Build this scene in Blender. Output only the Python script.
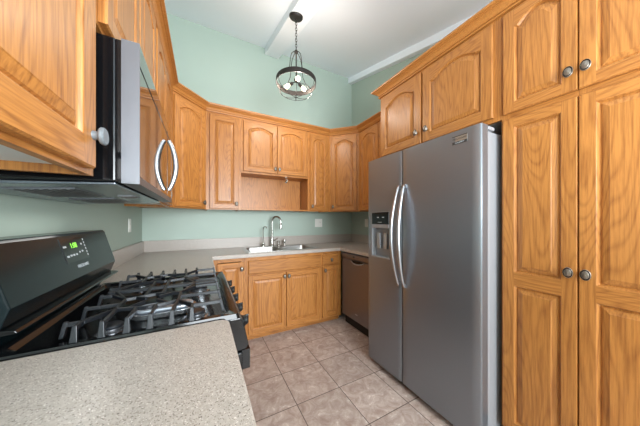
import bpy, math, random
from mathutils import Vector, Matrix
for o in list(bpy.data.objects): bpy.data.objects.remove(o, do_unlink=True)
SC = bpy.context.scene; COL = SC.collection
R = math.radians
XL, XR, YB, YR = -0.569, 2.160, 2.977, -2.30       # room: left, right, back, rear wall planes
SLOPE, ZC = 0.27, 3.56

# ------------------------------------------------------------------ camera
cam = bpy.data.cameras.new('camera'); co = bpy.data.objects.new('camera', cam); COL.objects.link(co)
cam.sensor_width = 36; cam.lens = 36*222.26/640; cam.clip_start = 0.02
cam.shift_y = (220.27-213)/640
co.location = (0, 0, 1.256); co.rotation_euler = (R(90), 0, -0.4863)
SC.camera = co
# ------------------------------------------------------------------ world and light
w = bpy.data.worlds.new('world'); SC.world = w; w.use_nodes = True
bg = w.node_tree.nodes['Background']; bg.inputs[0].default_value = (0.80, 0.88, 1.0, 1); bg.inputs[1].default_value = 1.0
def area(name, loc, rot, sx, sy, power, col=(1, 1, 1)):
    l = bpy.data.lights.new(name, 'AREA'); l.shape = 'RECTANGLE'; l.size = sx; l.size_y = sy; l.energy = power; l.color = col
    o = bpy.data.objects.new(name, l); COL.objects.link(o); o.location = loc; o.rotation_euler = rot; return o
area('window_daylight', (0.95, YR+0.02, 1.55), (R(90), 0, 0), 2.0, 1.5, 200, (0.89, 0.955, 1.0))
area('ceiling_fill', (0.50, -0.50, 1.50), (R(146), 0, R(-4)), 0.9, 0.8, 30, (0.89, 0.955, 1.0))  # added fill behind the camera, aimed at the ceiling like a bounced flash
SC.view_settings.view_transform = 'Standard'; SC.view_settings.look = 'None'
SC.view_settings.gamma = 1.0; SC.view_settings.use_curve_mapping = False
SC.view_settings.exposure = 0.06

# ------------------------------------------------------------------ materials
def srgb(r, g, b):
    return tuple(((c/255)/12.92 if c/255 <= .04045 else ((c/255+.055)/1.055)**2.4) for c in (r, g, b)) + (1,)
def mat(name, col, rough=.5, metal=0., coat=0., emit=None, es=0., noise=0., nscale=20., bump=0., bscale=200., trans=0., aniso=0., spec=.5):
    m = bpy.data.materials.new(name); m.use_nodes = True; nt = m.node_tree; b = nt.nodes['Principled BSDF']
    b.inputs['Base Color'].default_value = col; b.inputs['Roughness'].default_value = rough; b.inputs['Metallic'].default_value = metal
    b.inputs['Coat Weight'].default_value = coat; b.inputs['Coat Roughness'].default_value = .08
    b.inputs['Specular IOR Level'].default_value = spec
    b.inputs['Transmission Weight'].default_value = trans
    if aniso: b.inputs['Anisotropic'].default_value = aniso
    if emit: b.inputs['Emission Color'].default_value = emit; b.inputs['Emission Strength'].default_value = es
    g = nt.nodes.new('ShaderNodeNewGeometry')
    n = nt.nodes.new('ShaderNodeTexNoise'); n.inputs['Scale'].default_value = nscale; n.inputs['Detail'].default_value = 4
    nt.links.new(g.outputs['Position'], n.inputs['Vector'])
    mx = nt.nodes.new('ShaderNodeMix'); mx.data_type = 'RGBA'
    k = 1-noise
    mx.inputs[6].default_value = (col[0]*k, col[1]*k, col[2]*k, 1); mx.inputs[7].default_value = tuple(min(1, c*(1+noise)) for c in col[:3])+(1,)
    nt.links.new(n.outputs['Fac'], mx.inputs[0]); nt.links.new(mx.outputs[2], b.inputs['Base Color'])
    if bump:
        n2 = nt.nodes.new('ShaderNodeTexNoise'); n2.inputs['Scale'].default_value = bscale; n2.inputs['Detail'].default_value = 3
        nt.links.new(g.outputs['Position'], n2.inputs['Vector'])
        bp = nt.nodes.new('ShaderNodeBump'); bp.inputs['Strength'].default_value = bump; bp.inputs['Distance'].default_value = .002
        nt.links.new(n2.outputs['Fac'], bp.inputs['Height']); nt.links.new(bp.outputs['Normal'], b.inputs['Normal'])
    return m
def oak(name, horiz=False, tint=1.0, rings=.34, fc=.34):
    m = bpy.data.materials.new(name); m.use_nodes = True; nt = m.node_tree; N = nt.nodes; L = nt.links
    b = N['Principled BSDF']; b.inputs['Roughness'].default_value = .42; b.inputs['Specular IOR Level'].default_value = .35; b.inputs['Coat Weight'].default_value = .2; b.inputs['Coat Roughness'].default_value = .25
    tc = N.new('ShaderNodeTexCoord'); oi = N.new('ShaderNodeObjectInfo')
    vm = N.new('ShaderNodeVectorMath'); vm.operation = 'MULTIPLY'; vm.inputs[1].default_value = (37, 53, 71)
    cb = N.new('ShaderNodeCombineXYZ')
    for i in range(3): L.new(oi.outputs['Random'], cb.inputs[i])
    L.new(cb.outputs[0], vm.inputs[0])
    ad = N.new('ShaderNodeVectorMath'); ad.operation = 'ADD'; L.new(tc.outputs['Object'], ad.inputs[0]); L.new(vm.outputs[0], ad.inputs[1])
    def mapped(sc):
        mp = N.new('ShaderNodeMapping'); s = (sc[1], sc[0], sc[0]) if horiz else (sc[0], sc[0], sc[1])
        mp.inputs['Scale'].default_value = s; L.new(ad.outputs[0], mp.inputs['Vector']); return mp.outputs[0]
    fine = N.new('ShaderNodeTexNoise'); fine.inputs['Scale'].default_value = 1; fine.inputs['Detail'].default_value = 5; fine.inputs['Roughness'].default_value = .6
    L.new(mapped((170, 7)), fine.inputs['Vector'])
    big = N.new('ShaderNodeTexNoise'); big.inputs['Scale'].default_value = 1; big.inputs['Detail'].default_value = 1.5; big.inputs['Distortion'].default_value = .25
    L.new(mapped((5.0, .7)), big.inputs['Vector'])
    mm = N.new('ShaderNodeMath'); mm.operation = 'MULTIPLY'; mm.inputs[1].default_value = 60; L.new(big.outputs['Fac'], mm.inputs[0])
    fr = N.new('ShaderNodeMath'); fr.operation = 'PINGPONG'; fr.inputs[1].default_value = 1.0; L.new(mm.outputs[0], fr.inputs[0])
    rp = N.new('ShaderNodeValToRGB'); e = rp.color_ramp.elements
    e[0].position = .0; e[0].color = (.1, .1, .1, 1); e[1].position = .5; e[1].color = (1, 1, 1, 1)
    L.new(fr.outputs[0], rp.inputs[0])
    rf = N.new('ShaderNodeValToRGB'); e = rf.color_ramp.elements
    e[0].position = .34; e[0].color = (fc, fc, fc, 1); e[1].position = .58; e[1].color = (1, 1, 1, 1)
    L.new(fine.outputs['Fac'], rf.inputs[0])
    a = N.new('ShaderNodeMath'); a.operation = 'MULTIPLY'; L.new(rp.outputs[0], a.inputs[0]); a.inputs[1].default_value = rings
    c = N.new('ShaderNodeMath'); c.operation = 'MULTIPLY_ADD'; L.new(rf.outputs[0], c.inputs[0]); c.inputs[1].default_value = 1-rings; L.new(a.outputs[0], c.inputs[2])
    mx = N.new('ShaderNodeMix'); mx.data_type = 'RGBA'; L.new(c.outputs[0], mx.inputs[0])
    d = srgb(110, 58, 23); l = srgb(182, 122, 61)
    mx.inputs[6].default_value = tuple(v*tint for v in d[:3])+(1,); mx.inputs[7].default_value = tuple(v*tint for v in l[:3])+(1,)
    hs = N.new('ShaderNodeHueSaturation'); mr = N.new('ShaderNodeMapRange'); mr.inputs[3].default_value = .92; mr.inputs[4].default_value = 1.08
    L.new(oi.outputs['Random'], mr.inputs[0]); L.new(mr.outputs[0], hs.inputs['Value']); L.new(mx.outputs[2], hs.inputs['Color']); L.new(hs.outputs[0], b.inputs['Base Color'])
    bp = N.new('ShaderNodeBump'); bp.inputs['Strength'].default_value = .12; bp.inputs['Distance'].default_value = .001
    L.new(c.outputs[0], bp.inputs['Height']); L.new(bp.outputs['Normal'], b.inputs['Normal'])
    return m
OV, OH, OM = oak('oak_vertical_grain'), oak('oak_horizontal_grain', True), oak('oak_moulding_grain', True, 1.0, .0, .7)
WALL = mat('sage_green_paint', srgb(170, 186, 175), .55, noise=.03, nscale=3, bump=.15, bscale=90)
CEIL = mat('white_ceiling_paint', srgb(240, 247, 255), .8, noise=.02, nscale=2, bump=.1, bscale=60)
WHITE = mat('white_plastic', srgb(232, 232, 226), .35, noise=.01)
INNER = mat('white_melamine', srgb(205, 206, 208), .45, noise=.02)
STEEL = mat('brushed_stainless', srgb(112, 114, 119), .42, .7, noise=.05, nscale=6)
def brushed(m, sc, amt=.10, r0=.24, r1=.36):
    nt = m.node_tree; b = nt.nodes['Principled BSDF']; g = nt.nodes.new('ShaderNodeNewGeometry')
    mp = nt.nodes.new('ShaderNodeMapping'); mp.inputs['Scale'].default_value = sc; nt.links.new(g.outputs['Position'], mp.inputs['Vector'])
    n = nt.nodes.new('ShaderNodeTexNoise'); n.inputs['Scale'].default_value = 1; n.inputs['Detail'].default_value = 4; nt.links.new(mp.outputs[0], n.inputs['Vector'])
    mr = nt.nodes.new('ShaderNodeMapRange'); mr.inputs[3].default_value = r0; mr.inputs[4].default_value = r1
    nt.links.new(n.outputs['Fac'], mr.inputs[0]); nt.links.new(mr.outputs[0], b.inputs['Roughness'])
    bp = nt.nodes.new('ShaderNodeBump'); bp.inputs['Strength'].default_value = amt; bp.inputs['Distance'].default_value = .0005
    nt.links.new(n.outputs['Fac'], bp.inputs['Height']); nt.links.new(bp.outputs['Normal'], b.inputs['Normal'])
FRIDGE = mat('smudge_proof_stainless', srgb(138, 144, 152), .34, .84, noise=.03, nscale=3); brushed(FRIDGE, (3, 3, 500), .05, .34, .44)
SINKM = mat('satin_sink_steel', srgb(172, 170, 166), .3, 1.0, noise=.04)
CHROME = mat('brushed_nickel', srgb(190, 188, 182), .2, 1.0)
HANDLE = mat('satin_handle_metal', srgb(178, 180, 184), .32, .9)
GREY = mat('grey_painted_side', srgb(150, 152, 156), .45, .3)
BLACK = mat('gloss_black_enamel', srgb(12, 13, 15), .12, coat=.0, spec=.4)
BLACKP = mat('satin_black_plastic', srgb(16, 17, 19), .4, spec=.3)
MWGLASS = mat('dark_mirror_glass', srgb(135, 135, 135), .05, .95, spec=.8)
MWDARK = mat('charcoal_underside', srgb(122, 130, 140), .25, .8)
DWM = mat('dark_bronze_panel', srgb(126, 120, 122), .3, .7, noise=.05); 
GUARD = mat('slate_black_enamel', srgb(17, 26, 29), .2, spec=.22)
IRON = mat('cast_iron', srgb(24, 27, 32), .33, .1, bump=.2, bscale=400)
ALU = mat('burner_aluminium', srgb(150, 152, 156), .25, .9)
BRONZE = mat('dark_bronze', srgb(40, 35, 32), .5, .3)
KNOBC = mat('antique_pewter', srgb(138, 131, 122), .36, .75)
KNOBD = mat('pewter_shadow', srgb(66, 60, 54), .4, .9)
KICK = mat('black_toe_kick', srgb(16, 15, 15), .6)
BULB = mat('lit_bulb', (1, .9, .72, 1), .3, emit=(1, .84, .55, 1), es=2.2)
GREEN = mat('green_display', (.1, .5, .05, 1), .5, emit=(.45, 1, .1, 1), es=.8)
INK = mat('dark_lettering', srgb(50, 50, 50), .4)
PALE = mat('pale_lettering', srgb(170, 176, 180), .4)
GLASS = mat('window_glass', (1, 1, 1, 1), .0, trans=1.0)

def laminate():
    m = bpy.data.materials.new('speckled_laminate'); m.use_nodes = True; nt = m.node_tree; N = nt.nodes; L = nt.links
    b = N['Principled BSDF']; b.inputs['Roughness'].default_value = .32
    g = N.new('ShaderNodeNewGeometry')
    def nz(s, d=2):
        n = N.new('ShaderNodeTexNoise'); n.inputs['Scale'].default_value = s; n.inputs['Detail'].default_value = d; L.new(g.outputs['Position'], n.inputs['Vector']); return n.outputs['Fac']
    def ramp(src, p0, c0, p1, c1):
        r = N.new('ShaderNodeValToRGB'); e = r.color_ramp.elements; e[0].position = p0; e[0].color = c0; e[1].position = p1; e[1].color = c1; L.new(src, r.inputs[0]); return r.outputs[0]
    base = ramp(nz(120), .38, srgb(169, 160, 151), .62, srgb(181, 172, 164))
    sp = ramp(nz(300, 2), .36, (1, 1, 1, 1), .40, (0, 0, 0, 1))
    sp2 = ramp(nz(330, 2), .63, (0, 0, 0, 1), .69, (1, 1, 1, 1))
    m1 = N.new('ShaderNodeMix'); m1.data_type = 'RGBA'; L.new(sp, m1.inputs[0]); L.new(base, m1.inputs[6]); m1.inputs[7].default_value = srgb(104, 95, 88)
    m2 = N.new('ShaderNodeMix'); m2.data_type = 'RGBA'; L.new(sp2, m2.inputs[0]); L.new(m1.outputs[2], m2.inputs[6]); m2.inputs[7].default_value = srgb(226, 220, 213)
    L.new(m2.outputs[2], b.inputs['Base Color']); return m
LAM = laminate()
def tile():
    m = bpy.data.materials.new('travertine_floor_tile'); m.use_nodes = True; nt = m.node_tree; N = nt.nodes; L = nt.links
    b = N['Principled BSDF']; g = N.new('ShaderNodeNewGeometry')
    mp = N.new('ShaderNodeMapping'); mp.inputs['Location'].default_value = (-.569+.3412*10, -2.0926+.3412*20, 0); L.new(g.outputs['Position'], mp.inputs['Vector'])
    br = N.new('ShaderNodeTexBrick'); br.offset = 0; br.squash = 1; br.inputs['Scale'].default_value = 1
    br.inputs['Brick Width'].default_value = .3412; br.inputs['Row Height'].default_value = .3412; br.inputs['Mortar Size'].default_value = .0028; br.inputs['Mortar Smooth'].default_value = .1
    br.inputs['Color1'].default_value = (0, 0, 0, 1); br.inputs['Color2'].default_value = (1, 1, 1, 1); br.inputs['Bias'].default_value = 0
    L.new(mp.outputs[0], br.inputs['Vector'])
    n = N.new('ShaderNodeTexNoise'); n.inputs['Scale'].default_value = 13; n.inputs['Detail'].default_value = 8; n.inputs['Roughness'].default_value = .74; n.inputs['Distortion'].default_value = .8
    vm = N.new('ShaderNodeVectorMath'); vm.operation = 'MULTIPLY_ADD'; L.new(br.outputs['Color'], vm.inputs[0]); vm.inputs[1].default_value = (9, 9, 9); L.new(g.outputs['Position'], vm.inputs[2]); L.new(vm.outputs[0], n.inputs['Vector'])
    r = N.new('ShaderNodeValToRGB'); e = r.color_ramp.elements; e[0].position = .36; e[0].color = srgb(152, 131, 120); e[1].position = .60; e[1].color = srgb(188, 172, 162)
    x = r.color_ramp.elements.new(.66); x.color = srgb(214, 205, 198); L.new(n.outputs['Fac'], r.inputs[0])
    hs = N.new('ShaderNodeHueSaturation'); mr = N.new('ShaderNodeMapRange'); mr.inputs[3].default_value = .93; mr.inputs[4].default_value = 1.07; L.new(br.outputs['Color'], mr.inputs[0]); L.new(mr.outputs[0], hs.inputs['Value']); L.new(r.outputs[0], hs.inputs['Color'])
    mx = N.new('ShaderNodeMix'); mx.data_type = 'RGBA'; L.new(br.outputs['Fac'], mx.inputs[0]); L.new(hs.outputs[0], mx.inputs[6]); mx.inputs[7].default_value = srgb(84, 70, 62)
    L.new(mx.outputs[2], b.inputs['Base Color'])
    rr = N.new('ShaderNodeMapRange'); rr.inputs[3].default_value = .28; rr.inputs[4].default_value = .5; L.new(n.outputs['Fac'], rr.inputs[0]); L.new(rr.outputs[0], b.inputs['Roughness'])
    bp = N.new('ShaderNodeBump'); bp.invert = True; bp.inputs['Strength'].default_value = .5; bp.inputs['Distance'].default_value = .002; L.new(br.outputs['Fac'], bp.inputs['Height']); L.new(bp.outputs['Normal'], b.inputs['Normal'])
    return m
TILE = tile()

# ------------------------------------------------------------------ mesh helpers
class MB:
    def __init__(s): s.v = []; s.f = []; s.m = []
    def add(s, vs, fs, mi=0):
        o = len(s.v); s.v += [tuple(v) for v in vs]; s.f += [tuple(i+o for i in f) for f in fs]; s.m += [mi]*len(fs)
    def box(s, x0, x1, y0, y1, z0, z1, mi=0):
        x0, x1 = sorted((x0, x1)); y0, y1 = sorted((y0, y1)); z0, z1 = sorted((z0, z1))
        s.add([(x0,y0,z0),(x1,y0,z0),(x1,y1,z0),(x0,y1,z0),(x0,y0,z1),(x1,y0,z1),(x1,y1,z1),(x0,y1,z1)],
              [(0,3,2,1),(4,5,6,7),(0,1,5,4),(1,2,6,5),(2,3,7,6),(3,0,4,7)], mi); return s
    def prism(s, pts, a, b, axis='z', mi=0):
        n = len(pts)
        def P(p, t): return {'z': (p[0], p[1], t), 'y': (p[0], t, p[1]), 'x': (t, p[0], p[1])}[axis]
        vs = [P(p, a) for p in pts]+[P(p, b) for p in pts]
        ar = sum(pts[i][0]*pts[(i+1) % n][1]-pts[(i+1) % n][0]*pts[i][1] for i in range(n))
        fl = (ar > 0) ^ (b < a) ^ (axis == 'y')
        fs = [tuple(range(n)), tuple(range(2*n-1, n-1, -1))]+[(i, i+n, (i+1) % n+n, (i+1) % n) for i in range(n)]
        if fl: fs = [tuple(reversed(f)) for f in fs]
        s.add(vs, fs, mi); return s
    def tube(s, pts, r, n=8, closed=False, mi=0, caps=True, up=None):
        pts = [Vector(p) for p in pts]; k = len(pts); rs = r if isinstance(r, (list, tuple)) else [r]*k
        vs = []; prev = None
        for i, p in enumerate(pts):
            a = pts[(i-1) % k] if (closed or i > 0) else p; b = pts[(i+1) % k] if (closed or i < k-1) else p
            t = (b-a).normalized()
            if prev is None:
                u = Vector(up) if up else (Vector((0, 0, 1)) if abs(t.z) < .9 else Vector((1, 0, 0)))
                u = (u-t*u.dot(t)).normalized()
            else: u = (prev-t*prev.dot(t)).normalized()
            prev = u; w_ = t.cross(u)
            for j in range(n):
                an = 2*math.pi*j/n; vs.append(p+(u*math.cos(an)+w_*math.sin(an))*rs[i])
        fs = []
        for i in range(k if closed else k-1):
            for j in range(n):
                i2 = (i+1) % k; fs.append((i*n+j, i*n+(j+1) % n, i2*n+(j+1) % n, i2*n+j))
        if caps and not closed: fs += [tuple(range(n-1, -1, -1)), tuple((k-1)*n+j for j in range(n))]
        s.add(vs, fs, mi); return s
    def lathe(s, prof, c=(0, 0, 0), axis=(0, 0, 1), n=20, mi=0):
        ax = Vector(axis).normalized(); u = ax.orthogonal().normalized(); w_ = ax.cross(u); c = Vector(c); vs = []
        for r, h in prof:
            for j in range(n):
                a = 2*math.pi*j/n; vs.append(c+ax*h+(u*math.cos(a)+w_*math.sin(a))*max(r, 1e-5))
        fs = []
        for i in range(len(prof)-1):
            for j in range(n): fs.append((i*n+j, i*n+(j+1) % n, (i+1)*n+(j+1) % n, (i+1)*n+j))
        s.add(vs, fs, mi); return s
    def sweep(s, path, prof, mi=0, closed_prof=True):
        """path: xy points walked so that 'outward' is to the LEFT of travel * side; prof: (d,z) closed loop"""
        P = [Vector(p) for p in path]; k = len(P); rings = []
        for i in range(k):
            d1 = (P[i]-P[i-1]).normalized() if i > 0 else (P[1]-P[0]).normalized()
            d2 = (P[i+1]-P[i]).normalized() if i < k-1 else d1
            n1 = Vector((d1.y, -d1.x)); n2 = Vector((d2.y, -d2.x)); m = (n1+n2).normalized(); m = m/max(.2, m.dot(n1))
            rings.append([(P[i].x+m.x*d, P[i].y+m.y*d, z) for d, z in prof])
        n = len(prof); vs = [v for r_ in rings for v in r_]; fs = []
        for i in range(k-1):
            for j in range(n): fs.append((i*n+j, i*n+(j+1) % n, (i+1)*n+(j+1) % n, (i+1)*n+j))
        fs += [tuple(range(n-1, -1, -1)), tuple((k-1)*n+j for j in range(n))]
        s.add(vs, fs, mi); return s
    def build(s, name, mats, parent=None, bevel=0., smooth=False, loc=(0, 0, 0), rot=(0, 0, 0), segs=2, recalc=True):
        me = bpy.data.meshes.new(name); me.from_pydata(s.v, [], s.f)
        for m in (mats if isinstance(mats, (list, tuple)) else [mats]): me.materials.append(m)
        me.polygons.foreach_set('material_index', s.m); me.update()
        if recalc:
            import bmesh
            b = bmesh.new(); b.from_mesh(me); bmesh.ops.recalc_face_normals(b, faces=b.faces); b.to_mesh(me); b.free()
        if smooth:
            me.polygons.foreach_set('use_smooth', [True]*len(me.polygons)); me.set_sharp_from_angle(angle=R(40))
        o = bpy.data.objects.new(name, me); COL.objects.link(o); o.location = loc; o.rotation_euler = rot
        if parent: o.parent = parent
        if bevel:
            bv = o.modifiers.new('bevel', 'BEVEL'); bv.width = bevel; bv.segments = segs; bv.limit_method = 'ANGLE'; bv.angle_limit = R(35); bv.harden_normals = False
        return o
def thing(name, label, cat, loc=(0, 0, 0), rz=0., group=None):
    o = bpy.data.objects.new(name, None); COL.objects.link(o); o.location = loc; o.rotation_euler = (0, 0, rz); o.empty_display_size = .05
    return tag(o, label, cat, group)
def tag(o, label, cat, group=None):
    o['label'] = label; o['category'] = cat
    if group: o['group'] = group
    return o
def struct(name, mb, m, **k):
    o = mb.build(name, m, **k); o['kind'] = 'structure'; return o
def text(name, body, size, m, parent, loc, rot, ext=.0004):
    c = bpy.data.curves.new(name, 'FONT'); c.body = body; c.size = size; c.extrude = ext; c.align_x = 'CENTER'; c.align_y = 'CENTER'
    t = bpy.data.objects.new(name, c); COL.objects.link(t)
    dg = bpy.context.evaluated_depsgraph_get(); me = bpy.data.meshes.new_from_object(t.evaluated_get(dg)); bpy.data.objects.remove(t)
    me.materials.clear(); me.materials.append(m)
    o = bpy.data.objects.new(name, me); COL.objects.link(o); o.parent = parent; o.location = loc; o.rotation_euler = rot; return o

# ------------------------------------------------------------------ room shell
YF = YB-(ZC-2.45)/SLOPE          # where the slope meets the flat rear ceiling
T = .12
struct('floor', MB().box(XL-T, XR+T, YR-T, YB+T, -.1, 0), TILE)
struct('wall_back', MB().box(XL-T, XR+T, YB, YB+T, 0, ZC+.2), WALL)
struct('wall_left', MB().prism([(YR-T, 0), (YB, 0), (YB, ZC), (YF, 2.45), (YR-T, 2.45)], XL-T, XL, 'x'), WALL)
struct('wall_right', MB().prism([(YR-T, 0), (YB, 0), (YB, ZC), (YF, 2.45), (YR-T, 2.45)], XR, XR+T, 'x'), WALL)
wx0, wx1, wz0, wz1 = -.1, 2.0, .75, 2.3
struct('wall_rear', MB().box(XL-T, wx0, YR-T, YR, 0, 2.45).box(wx1, XR+T, YR-T, YR, 0, 2.45).box(wx0, wx1, YR-T, YR, 0, wz0).box(wx0, wx1, YR-T, YR, wz1, 2.45), WALL)
wf = MB()
for a, b, c, d in ((wx0, wx0+.05, wz0, wz1), (wx1-.05, wx1, wz0, wz1), (wx0, wx1, wz0, wz0+.05), (wx0, wx1, wz1-.05, wz1), ((wx0+wx1)/2-.025, (wx0+wx1)/2+.025, wz0, wz1)):
    wf.box(a, b, YR-.09, YR-.04, c, d)
win = struct('window_1', wf, WHITE)
MB().box(wx0+.05, wx1-.05, YR-.068, YR-.064, wz0+.05, wz1-.05).build('window_pane', GLASS, win)
struct('ceiling', MB().prism([(YB+T, ZC+SLOPE*T), (YF, 2.45), (YR-T, 2.45), (YR-T, 2.6), (YF, 2.6), (YB+T, ZC+.25)], XL-T, XR+T, 'x'), CEIL)
def sloped_beam(x0, x1, drop, y0=YF, y1=YB):
    z = lambda y: ZC-SLOPE*(YB-y)
    return MB().prism([(y1, z(y1)-drop), (y1, z(y1)+.02), (y0, z(y0)+.02), (y0, z(y0)-drop)], x0, x1, 'x')
struct('trim_1', sloped_beam(.735, .926, .085), CEIL, bevel=.004)
struct('trim_2', sloped_beam(2.09, XR, .085), CEIL, bevel=.004)

# ------------------------------------------------------------------ cabinet kit
def opening(x0, x1, z0, z1, arch, d, K=16):
    a, b = x0+d, x1-d; pts = []
    for i in range(K+1):
        t = i/K; s_ = math.sin(math.pi*t)
        s_ = (min(1, max(0, (t-.06)/.88)))
        h = arch*(1-(2*s_-1)**2)
        pts.append((a+(b-a)*t, z1-arch+h-d))
    return (a, z0+d), (b, z0+d), pts
def panel_rings(mb, x0, x1, z0, z1, arch, yf, mi=0):
    """moulded opening plus raised field; yf = front plane (negative y is towards the room)"""
    prof = [(0, 0), (.003, .0015), (.006, .008), (.009, .012), (.013, .012), (.016, .008), (.034, .0025), (.036, .001)]
    rings = []
    for d, h in prof:
        A, B, top = opening(x0, x1, z0, z1, arch, d)
        rings.append([(A[0], yf+h, A[1])]+[(p[0], yf+h, p[1]) for p in top]+[(B[0], yf+h, B[1])])
    n = len(rings[0]); vs = [v for r_ in rings for v in r_]; fs = []
    for i in range(len(rings)-1):
        for j in range(n): fs.append((i*n+j, i*n+(j+1) % n, (i+1)*n+(j+1) % n, (i+1)*n+j))
    fs.append(tuple((len(rings)-1)*n+j for j in range(n)))
    mb.add(vs, fs, mi)
def knob(parent, x, z, yf, big=1.22):
    m = MB()
    m.lathe([(.0001, 0), (.006, 0), (.006, .012), (.008, .015), (.0155, .018), (.0165, .021), (.0150, .0235)], (x, yf, z), (0, -1, 0), 18, 0)
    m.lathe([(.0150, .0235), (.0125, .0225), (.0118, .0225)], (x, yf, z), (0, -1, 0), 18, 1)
    m.lathe([(.0118, .0225), (.010, .0255), (.0001, .0275)], (x, yf, z), (0, -1, 0), 18, 0)
    vs = m.v; m.v = [(x+(v[0]-x)*.86*big, yf+(v[1]-yf)*big, z+(v[2]-z)*1.22*big) for v in vs]
    return m.build('knob', [KNOBC, KNOBD], parent, smooth=True)
def door(parent, x0, x1, z0, z1, arch=.0, knob_at=None, splits=None, name='door', st=.049, toprail=None, label=None, round_knob=False):
    """raised panel door, front plane y=-.020, back y=0; splits = heights of extra mid rails (z0,z1)"""
    mb = MB(); yf = -.020; g = .0035; tr = toprail or st
    xo0, xo1, zo0, zo1 = x0+g, x1-g, z0+g, z1-g      # front face after the rounded edge
    # edge shell
    o = [(x0, z0), (x1, z0), (x1, z1), (x0, z1)]; i_ = [(xo0, zo0), (xo1, zo0), (xo1, zo1), (xo0, zo1)]
    vs = [(p[0], -.0005, p[1]) for p in o]+[(p[0], yf+g*1.4, p[1]) for p in o]+[(p[0], yf, p[1]) for p in i_]
    fs = [(3, 2, 1, 0)]
    for b in (0, 4):
        for j in range(4): fs.append((b+j, b+(j+1) % 4, b+4+(j+1) % 4, b+4+j))
    mb.add(vs, fs, 0)
    xa, xb = x0+st, x1-st
    cells = []; lo = z0+st
    for (s0, s1) in (splits or []): cells.append((lo, s0, 0)); lo = s1
    cells.append((lo, z1-tr, arch))
    for side in (0, 1):
        zz = [zo0]+[c for cell in cells for c in (cell[0], cell[1]-cell[2])]+[zo1]
        X0, X1 = (xo0, xa) if side == 0 else (xb, xo1)
        xin = xa if side == 0 else xb; xo = xo0 if side == 0 else xo1
        vs = [(xo, yf, zo0), (xin, yf, zo0)]+[(xin, yf, z) for z in zz[1:-1]]+[(xin, yf, zo1), (xo, yf, zo1)]
        mb.add(vs, [tuple(range(len(vs)))], 0)
    mb.add([(xa, yf, zo0), (xb, yf, zo0), (xb, yf, cells[0][0]), (xa, yf, cells[0][0])], [(0, 1, 2, 3)], 1)
    for k in range(len(cells)-1):
        mb.add([(xa, yf, cells[k][1]), (xb, yf, cells[k][1]), (xb, yf, cells[k+1][0]), (xa, yf, cells[k+1][0])], [(0, 1, 2, 3)], 1)
    c = cells[-1]; _, _, top = opening(xa, xb, c[0], c[1], c[2], 0)
    for j in range(len(top)-1):
        p, q = top[j], top[j+1]
        mb.add([(p[0], yf, p[1]), (q[0], yf, q[1]), (q[0], yf, zo1), (p[0], yf, zo1)], [(0, 1, 2, 3)], 1)
    for c in cells: panel_rings(mb, xa, xb, c[0], c[1], c[2], yf)
    import bmesh
    ob = mb.build(name, [OV, OH], parent, recalc=False)
    b = bmesh.new(); b.from_mesh(ob.data); bmesh.ops.remove_doubles(b, verts=b.verts, dist=1e-5); bmesh.ops.recalc_face_normals(b, faces=b.faces); b.to_mesh(ob.data); b.free()
    if label: ob['label'] = label
    if knob_at: knob(ob, knob_at[0], knob_at[1], yf)
    return ob
def drawer_front(parent, x0, x1, z0, z1, name='drawer_front', kn=False):
    mb = MB(); yf = -.020
    o = lambda d, y: [(x0+d, y, z0+d), (x1-d, y, z0+d), (x1-d, y, z1-d), (x0+d, y, z1-d)]
    rs = [o(0, -.0005), o(0, -.012), o(.004, -.016), (o(.009, -.020))]
    vs = [v for r_ in rs for v in r_]; fs = [(3, 2, 1, 0)]
    for i in range(3):
        for j in range(4): fs.append((i*4+j, i*4+(j+1) % 4, i*4+4+(j+1) % 4, i*4+4+j))
    fs.append((12, 13, 14, 15)); mb.add(vs, fs)
    ob = mb.build(name, OH, parent)
    if kn: knob(ob, (x0+x1)/2, (z0+z1)/2, yf)
    return ob
def face_frame(parent, w_, z0, z1, holes, t=.019):
    """oak frame y 0..t around rectangular holes (x0,x1,z0,z1), built as vertical stiles and rails"""
    mb = MB(); xs = sorted({0, w_}|{h[0] for h in holes}|{h[1] for h in holes}); zs = sorted({z0, z1}|{h[2] for h in holes}|{h[3] for h in holes})
    def inhole(x, z): return any(h[0] < x < h[1] and h[2] < z < h[3] for h in holes)
    for i in range(len(xs)-1):
        xm = (xs[i]+xs[i+1])/2; run = None
        cells = [not inhole(xm, (zs[j]+zs[j+1])/2) for j in range(len(zs)-1)]
        full = all(cells); j = 0
        while j < len(cells):
            if cells[j]:
                k = j
                while k < len(cells) and cells[k]: k += 1
                mb.box(xs[i], xs[i+1], 0, t, zs[j], zs[k], 0 if full else 1); j = k
            else: j += 1
    return mb.build('face_frame', [OV, OH], parent)
def carcass(parent, w_, d, z0, z1, recess=.02, inner=INNER):
    if abs(z0-1.80) < 1e-6: inner = OV; recess = .004
    mb = MB(); t = .016; y0 = .019
    mb.box(0, t, y0, d, z0, z1); mb.box(w_-t, w_, y0, d, z0, z1); mb.box(t, w_-t, d-.006, d, z0+recess, z1); mb.box(t, w_-t, y0, d-.006, z1-t, z1)
    mb.build('carcass', OV, parent)
    MB().box(t, w_-t, y0, d-.006, z0+recess, z0+recess+t).build('bottom_panel', inner, parent)
def cabinet(name, label, cat, loc, rz, w_, d, z0, z1, holes, group=None, recess=.02):
    t = thing(name, label, cat, loc, rz, group)
    face_frame(t, w_, z0, z1, holes); carcass(t, w_, d, z0, z1, recess); return t
def prism_cab(name, label, loc, rz, pts_world, z0, z1, w_, hole):
    t = thing(name, label, 'cabinet', loc, rz)
    c, s_ = math.cos(-rz), math.sin(-rz)
    loc2 = [((p[0]-loc[0])*c-(p[1]-loc[1])*s_, (p[0]-loc[0])*s_+(p[1]-loc[1])*c) for p in pts_world]
    face_frame(t, w_, z0, z1, [hole], t=.012)
    MB().prism(loc2, z0+.015, z1).build('carcass', OV, t)
    return t
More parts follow.
